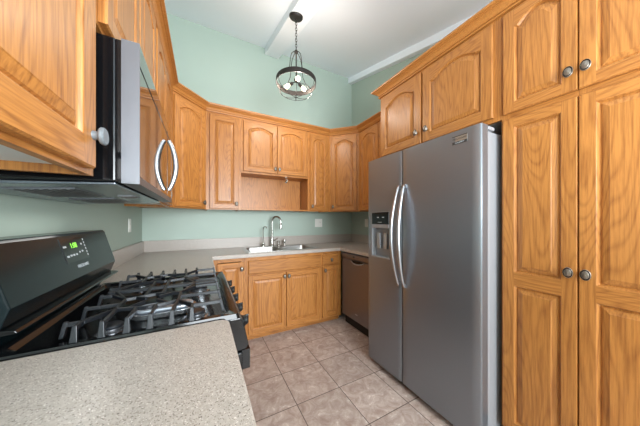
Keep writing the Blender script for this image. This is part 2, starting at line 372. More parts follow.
ZU0, ZU1 = 1.372, 2.44
D = .315
XF, YFR = XL+D, YB-D                 # upper face planes left and back
CW = .60
# --- left wall uppers (front faces +X)
L = -R(270)
c = cabinet('wall_cabinet', 'oak wall cabinet nearest the camera, left of the microwave, with a pale round knob', 'cabinet', (XF, -.10, 0), R(90), .895, D-.002, ZU0, ZU1, [(.04, .42, ZU0+.04, ZU1-.07), (.475, .855, ZU0+.04, ZU1-.07)])
door(c, .025, .435, ZU0+.012, ZU1-.045, .06, None, st=.065)
dn = door(c, .448, .851, ZU0+.012, ZU1-.045, .06, None, st=.065)
m = MB().lathe([(.0001, 0), (.011, 0), (.010, .010), (.012, .013), (.018, .013), (.021, .016), (.021, .021), (.018, .024), (.0001, .025)], (.832, -.020, 1.462), (0, -1, 0), 24)
kb = m.build('knob', mat('pale_satin_nickel', srgb(120, 127, 132), .45, .3), dn, smooth=True); kb['label'] = 'pale round knob'
MWY0, MWY1 = .825, 1.585
c = cabinet('wall_cabinet', 'short oak wall cabinet directly above the microwave', 'cabinet', (XF, .797, 0), R(90), .79, D-.002, 1.79, ZU1, [(.04, .375, 1.83, ZU1-.07), (.415, .75, 1.83, ZU1-.07)])
door(c, .027, .389, 1.802, ZU1-.045, .036); door(c, .401, .763, 1.802, ZU1-.045, .036)
yd = YB-CW
c = cabinet('wall_cabinet', 'tall oak wall cabinet between the microwave and the left corner', 'cabinet', (XF, 1.589, 0), R(90), yd-1.589, D-.002, ZU0, ZU1, [(.04, .37, ZU0+.04, ZU1-.07), (.42, .75, ZU0+.04, ZU1-.07)])
door(c, .025, .388, ZU0+.012, ZU1-.045, .042, (.36, 1.45)); door(c, .398, .762, ZU0+.012, ZU1-.045, .042, (.43, 1.45))
# --- left diagonal corner
dl = (XL+CW-XF)*math.sqrt(2)
e = .0015
c = prism_cab('corner_cabinet', 'diagonal oak corner cabinet in the left back corner', (XF, yd, 0), R(45),
    [(XF+.009, yd+e-.009+.012), (XL+CW-e-.003, YFR+.009), (XL+CW-e, YB-e), (XL+e, YB-e), (XL+e, yd+e)], ZU0, ZU1, dl, (.045, dl-.045, ZU0+.04, ZU1-.07))
door(c, .028, dl-.028, ZU0+.012, ZU1-.045, .042, (dl-.055, 1.44))
# --- back wall uppers
xa = XL+CW
c = cabinet('wall_cabinet', 'narrow full-height oak wall cabinet left of the recessed panel over the sink', 'cabinet', (xa, YFR, 0), 0, .388-xa, D-.002, ZU0, ZU1, [(.05, .32, ZU0+.04, ZU1-.07)])
door(c, .036, .332, ZU0+.012, ZU1-.045, .0, (.305, 1.44))
xs0, xs1 = .390, 1.222
c = cabinet('wall_cabinet', 'short double-door oak wall cabinet above the sink', 'cabinet', (xs0, YFR, 0), 0, xs1-xs0, D-.002, 1.80, ZU1, [(.04, .40, 1.84, ZU1-.07), (.44, .79, 1.84, ZU1-.07)])
door(c, .022, .413, 1.822, ZU1-.045, .036, (.39, 1.875)); door(c, .419, .812, 1.822, ZU1-.045, .036, (.443, 1.875))
o = MB().box(xs0+.002, xs1-.002, 2.915, 2.931, ZU0+.004, 1.803).box(xs0+.002, xs1-.002, YFR+.004, 2.915, ZU0+.004, ZU0+.020).build('backing_panel', OV, bevel=.001)
tag(o, 'plain recessed oak board over the sink, below the short double-door cabinet', 'panel')
c = cabinet('wall_cabinet', 'narrow full-height oak wall cabinet right of the recessed panel over the sink', 'cabinet', (1.224, YFR, 0), 0, XR-CW-1.224, D-.002, ZU0, ZU1, [(.05, .27, ZU0+.04, ZU1-.07)])
door(c, .028, .293, ZU0+.012, ZU1-.045, .035, (.052, 1.44), st=.05)
xr = XR-CW; XFR = XR-D
c = prism_cab('corner_cabinet', 'diagonal oak corner cabinet in the right back corner', (xr, YFR, 0), R(-45),
    [(xr+e+.003, YFR+.009), (XFR-.009+.012, yd+.009-.012+e), (XR-e, yd+e), (XR-e, YB-e), (xr+e, YB-e)], ZU0, ZU1, dl, (.045, dl-.045, ZU0+.04, ZU1-.07))
door(c, .028, dl-.028, ZU0+.012, ZU1-.045, .042, (.055, 1.44))
c = cabinet('wall_cabinet', 'oak wall cabinet on the right wall just past the refrigerator', 'cabinet', (XFR, yd, 0), R(-90), yd-1.604, D-.002, ZU0, ZU1, [(.04, .36, ZU0+.04, ZU1-.07), (.41, .73, ZU0+.04, ZU1-.07)])
door(c, .026, .383, ZU0+.012, ZU1-.045, .042, (.36, 1.45)); door(c, .39, .747, ZU0+.012, ZU1-.045, .042, (.415, 1.45))
# hook under the short cabinet
m = MB().box(-.012, .012, -.006, .006, -.004, 0).tube([(0, 0, -.004), (0, -.002, -.03), (0, -.014, -.05), (0, -.028, -.048), (0, -.03, -.03)], .004, 8)
m.lathe([(.0001, -.045), (.011, -.042), (.012, -.052), (.008, -.060), (.0001, -.061)], (0, .0, 0), (0, 0, 1), 12)
o = m.build('metal_hook', [CHROME], smooth=True, loc=(.93, YFR+.012, 1.80)); o.scale = (1.5, 1.5, 1.3); tag(o, 'small metal hook fixed under the short cabinet above the sink', 'hook')

# --- over-fridge cabinet and pantry (front faces -X)
XT = 1.50; ZT = 2.43; YT0 = 1.600; YP = .632; ZS = 1.826
c = cabinet('wall_cabinet', 'deep double-door oak cabinet above the refrigerator', 'cabinet', (XT, YT0, 0), R(-90), YT0-YP-.001, XR-XT-.002, ZS, ZT, [(.04, .43, ZS+.05, ZT-.07), (.49, .90, ZS+.05, ZT-.07)])
door(c, .017, .450, ZS+.022, ZT-.035, .05, (.420, 1.935), st=.06); door(c, .467, .930, ZS+.022, ZT-.035, .05, (.508, 1.935), st=.06)
PW = YP-.03
t = thing('pantry_cabinet', 'floor-to-crown oak pantry cabinet with four doors beside the refrigerator', 'cabinet', (XT, YP, 0), R(-90))
face_frame(t, PW, .1, ZT, [(.04, .28, .14, 1.78), (.33, .56, .14, 1.78), (.04, .28, 1.87, ZT-.06), (.33, .56, 1.87, ZT-.06)])
mb = MB(); mb.box(0, .016, .019, XR-XT-.002, 0, ZT).box(PW-.016, PW, .019, XR-XT-.002, 0, ZT).box(.016, PW-.016, .019, XR-XT-.002, ZT-.016, ZT).box(.016, PW-.016, XR-XT-.012, XR-XT-.002, .1, ZT-.016)
mb.box(.016, PW-.016, .019, XR-XT-.012, .10, .116); mb.build('carcass', OV, t)
MB().box(.016, PW-.016, .07, .085, 0, .1).build('toe_kick', KICK, t)
for a, b, kx in ((.012, .2915, .268), (.2945, .588, .320)):
    door(t, a, b, 1.842, ZT-.035, .045, (kx, 1.925), st=.05)
    door(t, a, b, .115, 1.812, .0, (kx, 1.02), splits=[(.905, .975)], st=.05)
# --- crown mouldings
CP = [(0, 0), (.014, 0), (.016, .005), (.014, .010), (.006, .012), (.006, .018), (.014, .020), (.018, .028), (.026, .038), (.040, .045), (.040, .049), (.050, .050), (.050, .056), (.062, .058), (.064, .064), (.062, .072), (.0, .072), (-.015, .072), (-.015, .0)]
z0 = 2.424
pr = [(d-.0005 if d >= 0 else d+.0145, z0+z) for d, z in CP[:-2]]
m = MB(); pts = [(XF+.0015, -.10), (XF+.0015, yd+.0006), (XL+CW-.0006, YFR-.0015), (xr+.0006, YFR-.0015), (XFR-.0015, yd+.0006), (XFR-.0015, 1.604)]
m.sweep(pts, pr); o = m.build('crown_moulding', OM); tag(o, 'stepped oak crown moulding running round the left and back wall cabinets', 'moulding')
pr2 = [(d-.0005 if d >= 0 else d+.0145, z0-.010+z) for d, z in CP[:-2]]
m = MB(); m.sweep([(XFR-.066, YT0+.0015), (XT-.0015, YT0+.0015), (XT-.0015, .03)], pr2)
o = m.build('crown_moulding', OM); tag(o, 'stepped oak crown moulding above the refrigerator cabinet and the pantry', 'moulding')

# ------------------------------------------------------------------ base cabinets
YK = 2.36; ZB = .874
def base_cab(name, label, loc, rz, w_, d, holes, left_rec=0):
    t = thing(name, label, 'cabinet', loc, rz)
    face_frame(t, w_, .06, ZB, holes)
    mb = MB(); mb.box(0, .016, .019, d, .06, ZB).box(w_-.016, w_, .019, d, .06, ZB).box(.016, w_-.016, .019, d, .06, .076); mb.build('carcass', OV, t)
    MB().box(0, w_, .05, .065, 0, .06).build('toe_kick', OH, t)
    return t
c = base_cab('base_cabinet', 'oak base cabinet with one door left of the sink cabinet, beside the range', (.062, YK, 0), 0, .329, .60, [(.07, .28, .10, .84)])
door(c, .060, .305, .085, .835, 0, (.285, .77))
c = base_cab('base_cabinet', 'wide oak sink cabinet with a false drawer front and two doors', (.392, YK, 0), 0, .868, .60, [(.04, .40, .10, .66), (.44, .83, .10, .66)])
drawer_front(c, .020, .853, .700, .840, 'false_front')
door(c, .020, .424, .082, .685, 0, (.402, .645)); door(c, .430, .853, .082, .685, 0, (.452, .645))
c = base_cab('base_cabinet', 'narrow oak base cabinet with one drawer, left of the dishwasher', (1.261, YK, 0), 0, .284, .60, [(.04, .22, .10, .66), (.04, .22, .72, .81)])
drawer_front(c, .014, .242, .715, .840, 'drawer', True); door(c, .014, .242, .082, .700, 0, (.040, .655), st=.045)
# hidden runs that carry the worktops
c = base_cab('base_cabinet', 'oak base cabinet between the range and the left back corner', (.058, 1.612, 0), R(90), .745, .60, [(.05, .69, .1, .84)])
door(c, .03, .36, .085, .835); door(c, .37, .71, .085, .835)
c = base_cab('base_cabinet', 'oak base cabinet under the speckled worktop in the foreground', (.055, -.25, 0), R(90), 1.08, .61, [(.05, .5, .1, .84), (.56, 1.03, .1, .84)])
door(c, .03, .53, .085, .835, 0, (.5, .77)); door(c, .54, 1.05, .085, .835, 0, (.57, .77))

# ------------------------------------------------------------------ worktops
XC, XRC, YC = .081, 1.521, 2.333
SX0, SX1, SY0, SY1 = .43, 1.265, 2.425, 2.885   # sink cut-out
m = MB(); zt, zb = .914, .876; i = .012
for a, b, c_, d in ((XL, XC-i, 1.612, YC+i), (XL, SX0, YC+i, YB), (SX0, SX1, YC+i, SY0), (SX0, SX1, SY1, YB), (SX1, XR, YC+i, YB), (XRC+i, XR, 1.60, YC+i)):
    m.box(a+.001 if a == XL else a, b-.001 if b == XR else b, c_, d-.001 if d == YB else d, zb, zt)
nose = [(-i, zt), (-.006, zt), (-.002, zt-.002), (0, zt-.007), (0, zb+.003), (-.003, zb), (-i, zb)]
m.sweep([(XC, 1.612), (XC, YC), (XRC, YC), (XRC, 1.60)], nose)
wt = m.build('worktop', LAM); tag(wt, 'U-shaped pale speckled laminate worktop around the sink', 'worktop')
s = MB().box(XL+.001, XL+.02, 1.612, YB-.02, zt, 1.036).box(XL+.001, XR-.001, YB-.02, YB-.001, zt, 1.036).box(XR-.02, XR-.001, 1.60, YB-.02, zt, 1.036)
s.build('backsplash', LAM, wt, bevel=.002)
r_ = .035; cx, cy = XC-r_, .84-r_
pts = [(XL+.001, -.25), (XC, -.25)]+[(cx+r_*math.cos(a*math.pi/16), cy+r_*math.sin(a*math.pi/16)) for a in range(0, 9)]+[(XL+.001, .84)]
wt2 = MB().prism(pts, zb, zt).build('worktop', LAM, bevel=.006, segs=3); tag(wt2, 'pale speckled laminate worktop with a rounded corner in the foreground, in front of the range', 'worktop')

# ------------------------------------------------------------------ sink
t = thing('kitchen_sink', 'drop-in double-bowl stainless steel sink in the back worktop', 'sink', ((SX0+SX1)/2, 2.655, .914))
lx0, lx1, ly0, ly1 = -.445, .445, -.258, .26
bowls = [(-.388, -.02, -.215, .165), (.02, .388, -.215, .165)]
def rrect(x0, x1, y0, y1, r, n=5):
    P = []
    for cx_, cy_, a0 in ((x1-r, y1-r, 0), (x0+r, y1-r, 90), (x0+r, y0+r, 180), (x1-r, y0+r, 270)):
        for k in range(n+1): a = R(a0+90*k/n); P.append((cx_+r*math.cos(a), cy_+r*math.sin(a)))
    return P
import bmesh
def rim_mesh():
    bm = bmesh.new(); edges = []
    for P in [rrect(lx0, lx1, ly0, ly1, .03)]+[rrect(*b, .05) for b in bowls]:
        vs = [bm.verts.new((p[0], p[1], .003)) for p in P]
        for k in range(len(vs)): edges.append(bm.edges.new((vs[k], vs[(k+1) % len(vs)])))
    bmesh.ops.triangle_fill(bm, use_beauty=True, use_dissolve=False, edges=edges)
    # drop the outer lip
    me = bpy.data.meshes.new('rim'); bmesh.ops.recalc_face_normals(bm, faces=bm.faces)
    for f in bm.faces:
        if f.normal.z < 0: f.normal_flip()
    bm.to_mesh(me); bm.free(); me.materials.append(SINKM)
    o = bpy.data.objects.new('rim', me); COL.objects.link(o); o.parent = t; return o
rim = rim_mesh()
sd = rim.modifiers.new('s', 'SOLIDIFY'); sd.thickness = .003; sd.offset = -1
for b in bowls:
    m = MB(); P0 = rrect(*b, .05); rings = []
    for ins, z, rr in ((0, .003, .05), (.003, -.006, .05), (.012, -.15, .055), (.035, -.172, .06)):
        rings.append([(p[0], p[1], z) for p in rrect(b[0]+ins, b[1]-ins, b[2]+ins, b[3]-ins, rr)])
    n = len(P0); vs = [v for q in rings for v in q]; fs = []
    for i2 in range(len(rings)-1):
        for j in range(n): fs.append((i2*n+j, i2*n+(j+1) % n, (i2+1)*n+(j+1) % n, (i2+1)*n+j))
    fs.append(tuple(3*n+j for j in range(n))); m.add(vs, fs)
    bo = m.build('bowl', SINKM, t, smooth=True)
    MB().lathe([(.0001, -.169), (.03, -.169), (.042, -.171), (.044, -.172)], ((b[0]+b[1])/2, (b[2]+b[3])/2, 0), n=20).build('drain', CHROME, bo, smooth=True)
SK = Vector(t.location)
# faucet
t = thing('kitchen_faucet', 'tall gooseneck pull-down faucet with a side lever behind the sink', 'faucet', (.805, 2.865, .917))
MB().lathe([(.0001, 0), (.028, 0), (.028, .008), (.022, .014), (.019, .05), (.017, .11), (.014, .12), (.0001, .121)], n=20).build('base', CHROME, t, smooth=True)
A = R(-42); dx, dy = math.cos(A), math.sin(A)
FH = .325; pts = [(0, 0, .10), (0, 0, FH)]+[(dx*.06*(1-math.cos(a)), dy*.06*(1-math.cos(a)), FH+.06*math.sin(a)) for a in [math.pi*k/10 for k in range(1, 11)]]+[(dx*.122, dy*.122, FH-.03)]
MB().tube(pts, .0125, 12).build('spout', CHROME, t, smooth=True)
MB().lathe([(.0125, 0), (.016, -.01), (.018, -.05), (.017, -.075), (.0001, -.076)], (dx*.122, dy*.122, FH-.025), n=16).build('spray_head', CHROME, t, smooth=True)
MB().tube([(0, 0, .07), (.03, -.012, .075), (.065, -.03, .105)], [.009, .008, .006], 10).build('lever', CHROME, t, smooth=True)
t = thing('filter_tap', 'thin straight drinking-water tap left of the tall faucet', 'tap', (.690, 2.865, .917))
MB().lathe([(.0001, 0), (.024, 0), (.022, .012), (.012, .02), (.016, .035), (.014, .05), (.006, .06)], n=16).build('base', CHROME, t, smooth=True)
MB().tube([(0, 0, .05), (0, 0, .22), (.004, -.004, .245), (.016, -.014, .258), (.03, -.028, .252), (.036, -.034, .235)], .0055, 10).build('spout', CHROME, t, smooth=True)
MB().tube([(-.03, 0, .035), (.03, 0, .035)], .006, 8).build('handle', CHROME, t, smooth=True)
t = thing('soap_dispenser', 'short pump soap dispenser between the tall faucet and the side sprayer', 'dispenser', (.895, 2.868, .917))
MB().lathe([(.0001, 0), (.02, 0), (.019, .01), (.011, .018), (.011, .045), (.017, .05), (.017, .065), (.0001, .068)], n=16).build('base', CHROME, t, smooth=True)
MB().tube([(0, 0, .058), (0, -.035, .062), (0, -.05, .054)], .006, 8).build('nozzle', CHROME, t, smooth=True)
t = thing('side_sprayer', 'small upright side sprayer at the right of the faucets', 'sprayer', (.975, 2.868, .917))
MB().lathe([(.0001, 0), (.022, 0), (.02, .012), (.013, .018), (.012, .03)], n=16).build('base', CHROME, t, smooth=True)
MB().lathe([(.0001, .02), (.012, .022), (.016, .05), (.018, .075), (.012, .085), (.0001, .087)], n=16).build('spray_head', CHROME, t, smooth=True)

# ------------------------------------------------------------------ outlets
def outlet(label, loc, rz, w_, h, kinds):
    t = thing('outlet_plate', label, 'outlet', loc, rz)
    MB().box(-w_/2, w_/2, -.006, -.0005, -h/2, h/2).build('plate', WHITE, t, bevel=.002)
    for x, k in kinds:
        m = MB(); m.box(x-.017, x+.017, -.0085, -.006, -.033, .033)
        m.box(x-.007, x-.005, -.0088, -.0085, .008, .018, 1).box(x+.005, x+.007, -.0088, -.0085, .008, .018, 1) if k == 'o' else None
        m.build('socket' if k == 'o' else 'switch', [WHITE, INK], t)
outlet('square double white outlet and switch plate on the back wall right of the sink', (1.549, YB, 1.216), 0, .122, .124, [(-.023, 's'), (.023, 'o')])
outlet('single white outlet plate on the left wall beyond the range', (XL, 2.51, 1.21), R(90), .075, .118, [(0, 'o')])
outlet('single white outlet plate on the right wall beside the refrigerator', (XR, 2.60, 1.215), R(-90), .075, .118, [(0, 'o')])

# ------------------------------------------------------------------ dishwasher
t = thing('dishwasher', 'dark brown built-in dishwasher between the sink cabinets and the refrigerator', 'dishwasher', (1.535, 2.300, 0), R(-90))
MB().box(0, .60, .02, .58, .10, .868).build('tub', BLACKP, t)
MB().prism([(-.004, .80), (-.02, .83), (-.018, .858), (-.008, .864), (.019, .866), (.019, .80)], .002, .598, 'x').build('control_panel', DWM, t, smooth=True)
MB().box(.002, .598, -.008, .019, .115, .795).build('door_panel', DWM, t, bevel=.004)
MB().lathe([(.0001, 0), (.012, 0), (.012, .004), (.0001, .005)], (.255, -.021, .838), (0, -1, 0), 16).build('indicator', INK, t)
m = MB(); m.tube([(.19+.22*k/12, -.010-.016*math.sin(math.pi*k/12), .782-.022*math.sin(math.pi*k/12)) for k in range(13)], .0065, 8)
m.build('handle', HANDLE, t, smooth=True)
MB().box(.20, .40, -.0095, -.0079, .768, .794).build('handle_recess', BLACK, t)
MB().box(.265, .305, -.0095, -.0079, .188, .198).build('badge', PALE, t)
MB().box(0, .60, .04, .055, 0, .10).build('toe_kick', KICK, t)
o = MB().box(1.545, 2.14, 1.606, 1.694, 0, .874).build('filler_panel', OV, bevel=.001); tag(o, 'narrow oak filler between the dishwasher and the refrigerator', 'panel')

# ------------------------------------------------------------------ refrigerator (faces -X)
FX, FY1, FY0 = 1.310, 1.558, .642
t = thing('refrigerator', 'side-by-side stainless steel refrigerator with an ice and water dispenser', 'refrigerator', (FX, FY1, 0), R(-90))
W = FY1-FY0; DT = .062
MB().box(.008, W-.012, DT+.018, .80, .03, 1.752).build('body', GREY, t, bevel=.004)
MB().box(.012, W-.012, DT+.002, DT+.018, .04, 1.745).build('door_gasket', BLACKP, t)
def bowed_door(x0, x1, z0, z1, cut=None):
    """front bulges 6 mm; optional dispenser cut-out (x0,x1,z0,z1)"""
    xs = sorted(set([x0, x0+.008, x1-.008, x1]+[x0+(x1-x0)*k/10 for k in range(1, 10)]+([cut[0], cut[1]] if cut else [])))
    zs = sorted({z0, z1}|({cut[2], cut[3]} if cut else set()))
    def y(x):
        u = (x-x0)/(x1-x0); return -.006*(1-(2*u-1)**2)+(.006 if u < 1e-6 or u > 1-1e-6 else 0)
    m = MB(); g = {}
    for i_ in range(len(xs)):
        for j in range(len(zs)): g[i_, j] = len(m.v); m.v.append((xs[i_], y(xs[i_]), zs[j]))
    for i_ in range(len(xs)-1):
        for j in range(len(zs)-1):
            if cut and cut[0]-1e-6 <= xs[i_] and xs[i_+1] <= cut[1]+1e-6 and abs(zs[j]-cut[2]) < 1e-6: continue
            m.f.append((g[i_, j], g[i_+1, j], g[i_+1, j+1], g[i_, j+1])); m.m.append(0)
    nb = len(xs)
    o0 = len(m.v); m.v += [(x, DT, z0) for x in xs]+[(x, DT, z1) for x in xs]; last = len(zs)-1
    for i_ in range(nb-1):
        m.f += [(g[i_+1, 0], g[i_, 0], o0+i_, o0+i_+1), (g[i_, last], g[i_+1, last], o0+nb+i_+1, o0+nb+i_)]; m.m += [0, 0]
    m.f += [(o0+0, g[0, 0])+tuple(g[0, j] for j in range(1, last+1))+(o0+nb,), (o0+nb-1, o0+2*nb-1)+tuple(g[nb-1, j] for j in range(last, -1, -1))]; m.m += [0, 0]
    m.f.append(tuple(o0+k for k in range(nb-1, -1, -1))+tuple(o0+nb+k for k in range(nb))); m.m.append(0)
    return m
DZ0, DZ1 = .052, 1.775
SP = .381
cut = (.053, .263, .944, 1.328)
fz = bowed_door(0, SP-.003, DZ0, DZ1, cut).build('freezer_door', FRIDGE, t, smooth=True, recalc=False)
rd = bowed_door(SP+.003, W, DZ0, DZ1).build('fridge_door', FRIDGE, t, smooth=True, recalc=False)
# dispenser
dp = MB(); a, b, c_, d = cut
dp.box(a, b, .045, .05, c_, d).box(a, a+.006, -.004, .05, c_, d).box(b-.006, b, -.004, .05, c_, d).box(a, b, -.004, .05, d-.006, d).box(a, b, -.010, .05, c_, c_+.010)
disp = dp.build('dispenser', GREY, fz, bevel=.0015)
MB().box(a+.006, b-.006, -.007, .02, 1.222, d-.006).build('control_panel', BLACK, fz, bevel=.002)
MB().box(a+.006, b-.006, -.007, .02, 1.192, 1.222).build('trim_bar', GREY, fz, bevel=.002)
MB().box(a+.045, a+.085, .012, .03, 1.02, 1.15).box(a+.125, a+.165, .012, .03, 1.02, 1.15).build('paddle', HANDLE, fz, bevel=.004)
for k, zz, w2, h2 in ((.07, 1.277, .023, .006), (.13, 1.277, .023, .006), (.08, 1.238, .046, .003)):
    MB().box(a+k, a+k+w2, -.0076, -.007, zz, zz+h2).build('indicator_mark', PALE, fz)
def fridge_handle(par, x, lean, out=.064):
    z0_, z1_ = .775, 1.505; P = []
    for k in range(25):
        u = k/24; bow = math.sin(math.pi*u)
        P.append((x+lean*bow*.012, -.010-out*bow**.8, z0_+(z1_-z0_)*u))
    m = MB(); m.tube(P, [.0085+.005*math.sin(math.pi*k/24) for k in range(25)], 12)
    m.box(x-.010, x+.010, -.016, 0.002, z0_-.012, z0_+.014).box(x-.010, x+.010, -.016, 0.002, z1_-.014, z1_+.012)
    m.build('handle', HANDLE, par, smooth=True)
fridge_handle(fz, SP-.022, -1.0); fridge_handle(rd, SP+.030, .4)
bd = MB().box(.762, .846, -.0045, -.001, 1.697, 1.745).build('badge', mat('badge_plate', srgb(176, 176, 172), .3, .8), rd, bevel=.001)
MB().box(.762, .846, -.0050, -.0044, 1.697, 1.713).box(.762, .846, -.0050, -.0044, 1.741, 1.745).build('badge_band', INK, bd)
text('badge_lettering', 'FRIGIDAIRE', .0155, INK, bd, (.804, -.0047, 1.727), (R(90), 0, 0))
text('badge_lettering', 'GALLERY', .013, PALE, bd, (.804, -.0052, 1.705), (R(90), 0, 0))
MB().box(0.004, .09, .066, .13, 1.7525, 1.772).build('hinge_cover', GREY, t, bevel=.004)
MB().box(W-.09, W+.002, .066, .13, 1.7525, 1.772).build('hinge_cover', GREY, t, bevel=.004)
MB().box(.01, W-.01, DT-.02, DT+.01, .008, .048).build('toe_grille', KICK, t)
for x in (.05, W-.05): MB().lathe([(.0001, 0), (.018, 0), (.018, .03), (.0001, .03)], (x, DT+.06, 0)).build('foot', KICK, t)

# ------------------------------------------------------------------ gas range (faces +X, local front -y -> +X)
RY0, RW = .848, .758
t = thing('gas_range', 'black freestanding gas range with cast-iron grates between the two worktops', 'range', (.085, RY0, 0), R(90))
RD = .085-XL-.004
MB().box(0, RW, .0, RD, .06, .90).build('body', BLACK, t, bevel=.003)
for x in (.05, RW-.05):
    for y in (.05, RD-.05): MB().lathe([(.0001, 0), (.018, 0), (.018, .062), (.0001, .062)], (x, y, 0), n=12).build('foot', KICK, t)
m = MB(); ZK = .918
rm = [rrect(0, RW, -.035, RD-.09, .012), rrect(.004, RW-.004, -.031, RD-.094, .012), rrect(.028, RW-.028, -.005, RD-.11, .03), rrect(.04, RW-.04, .008, RD-.12, .03)]
zz = [.902, ZK, ZK-.001, ZK-.014]
n = len(rm[0]); vs = [(p[0], p[1], zz[i_]) for i_ in range(4) for p in rm[i_]]; fs = []
for i_ in range(3):
    for j in range(n): fs.append((i_*n+j, i_*n+(j+1) % n, (i_+1)*n+(j+1) % n, (i_+1)*n+j))
fs.append(tuple(3*n+j for j in range(n))); fs.append(tuple(range(n-1, -1, -1))); m.add(vs, fs); m.build('cooktop', BLACK, t, smooth=True)
# front panel with knobs, door, drawer
MB().prism([(0, .78), (-.058, .785), (-.066, .80), (-.045, .895), (-.036, .901), (0, .901)], .0, RW, 'x').build('control_panel', BLACK, t, bevel=.003)
for k in range(5):
    x = .09+k*(RW-.18)/4
    kb = MB().lathe([(.0001, 0), (.024, 0), (.024, .006), (.020, .010), (.018, .020), (.0001, .022)], (x, -.054, .850), (0, -.97, .25), 20).build('knob', BLACKP, t, smooth=True)
    MB().box(x-.004, x+.004, -.081, -.068, .840, .874).build('pointer', BLACK, kb, bevel=.001)
od = MB().box(.006, RW-.006, -.046, -.002, .235, .772).build('oven_door', BLACK, t, bevel=.006, segs=3)
MB().box(.12, RW-.12, -.048, -.0455, .33, .62).build('oven_window', MWGLASS, od)
m = MB(); m.tube([(.03, -.066, .752), (RW-.03, -.066, .752)], .010, 14)
for x in (.035, RW-.035): m.box(x-.016, x+.016, -.074, -.042, .700, .772)
m.build('handle', BLACK, od, smooth=True)
MB().box(.006, RW-.006, -.042, -.002, .07, .225).build('storage_drawer', BLACK, t, bevel=.006, segs=3)
# backguard (local y grows to the wall)
yb = RD
gp = [(yb, .90), (yb, 1.19), (yb-.006, 1.204), (yb-.09, 1.204), (yb-.098, 1.195), (yb-.142, 1.035), (yb-.125, .985), (yb-.10, .975), (yb-.075, .90)]
g = MB().prism(gp, .0, RW, 'x').build('backguard', GUARD, t, bevel=.004, segs=3)
MB().prism([(yb-.155, .972), (yb-.150, .980), (yb-.11, .985), (yb-.09, .975), (yb-.09, .966)], .0, RW+.0, 'x').build('vent_lip', BLACK, g, bevel=.002)
sl = math.atan2(.044, .16)      # lean of the face
fy = lambda z: yb-.098-(1.195-z)*(.044/.16)
def on_guard(x, z, out=.0012): return (x, fy(z)-out, z)
rot = (R(90)-sl, 0, 0)
dpn = MB().box(-.09, .09, -.047, .047, -.0006, .0006).build('display', BLACK, g, loc=on_guard(.400, 1.140, .0014), rot=rot)
text('clock_digits', '1:08', .030, GREEN, dpn, (-.008, .016, .0012), (0, 0, 0))
m = MB()
for k, (x, y, w2) in enumerate(((-.082, .012, .020), (-.078, -.026, .016), (-.055, -.024, .014), (-.034, -.024, .014), (-.012, -.024, .012), (.018, -.018, .010), (.04, -.016, .012), (.05, .014, .01))): m.box(x, x+w2, y, y+.007, .0006, .0012)
m.build('key_legends', PALE, dpn)
m = MB()
for k in range(6): m.box(.078, .084, -.036+k*.0135, -.028+k*.0135, .0006, .0012)
m.build('indicator_marks', PALE, dpn)
text('maker_lettering', 'FRIGIDAIRE', .018, PALE, g, on_guard(.415, 1.073, .0014), rot)
# burners
def burner(x, y, r):
    b = MB().lathe([(.0001, ZK-.014), (r*1.35, ZK-.014), (r*1.3, ZK-.008), (r, ZK-.006), (r, ZK+.006), (.0001, ZK+.006)], (x, y, 0), n=28).build('burner', ALU, t, smooth=True)
    MB().lathe([(.0001, ZK+.0062), (r*.92, ZK+.0062), (r*.95, ZK+.010), (r*.85, ZK+.014), (.0001, ZK+.015)], (x, y, 0), n=28).build('burner_cap', IRON, b, smooth=True)
for x, y, r in ((.070, .105, .030), (.070, .335, .030), (.400, .100, .036), (.590, .140, .040), (.590, .360, .034)): burner(x, y, r)
b = MB().prism(rrect(.130, .234, .105, .315, .05, 8), ZK-.014, ZK+.004).build('burner', ALU, t, bevel=.002)
MB().prism(rrect(.142, .222, .117, .303, .039, 8), ZK+.0042, ZK+.016).build('burner_cap', mat('painted_reflection_cap', srgb(190, 198, 208), .22, .6), b, bevel=.005, segs=3)  # pale cap colour puts a bright reflection into the oval burner
# two continuous cast grates: thin fingers, each ending in a flared foot
ZG = ZK+.040
def bar(m, x0, y0, x1, y1, z0_=None, z1_=None, w_=.0085, h=.012):
    z0_ = ZG if z0_ is None else z0_; z1_ = ZG if z1_ is None else z1_
    d = Vector((x1-x0, y1-y0, 0)); l = d.length; d /= l; s_ = Vector((-d.y, d.x, 0))*w_/2
    a = Vector((x0, y0, z0_)); b_ = Vector((x1, y1, z1_)); H = Vector((0, 0, h))
    vs = [a-s_*1.3-H, a+s_*1.3-H, a+s_, a-s_, b_-s_*1.3-H, b_+s_*1.3-H, b_+s_, b_-s_]
    m.add(vs, [(0, 3, 2, 1), (4, 5, 6, 7), (0, 1, 5, 4), (1, 2, 6, 5), (2, 3, 7, 6), (3, 0, 4, 7)])
def foot(m, x, y, ox, oy):
    # finger end leaning outwards and flaring down to the cooktop
    px_, py_ = -oy, ox; r0, r1 = .005, .0085; a, b_ = .0, .013
    P = lambda f_, s_, z: (x+ox*f_+px_*s_, y+oy*f_+py_*s_, z)
    vs = [P(a-.006, -r0, ZG+.003), P(a-.006, r0, ZG+.003), P(a+.004, r0, ZG+.003), P(a+.004, -r0, ZG+.003),
          P(b_-.010, -r1, ZK-.002), P(b_-.010, r1, ZK-.002), P(b_, r1, ZK-.002), P(b_, -r1, ZK-.002)]
    m.add(vs, [(0, 1, 2, 3), (7, 6, 5, 4), (0, 4, 5, 1), (1, 5, 6, 2), (2, 6, 7, 3), (3, 7, 4, 0)])
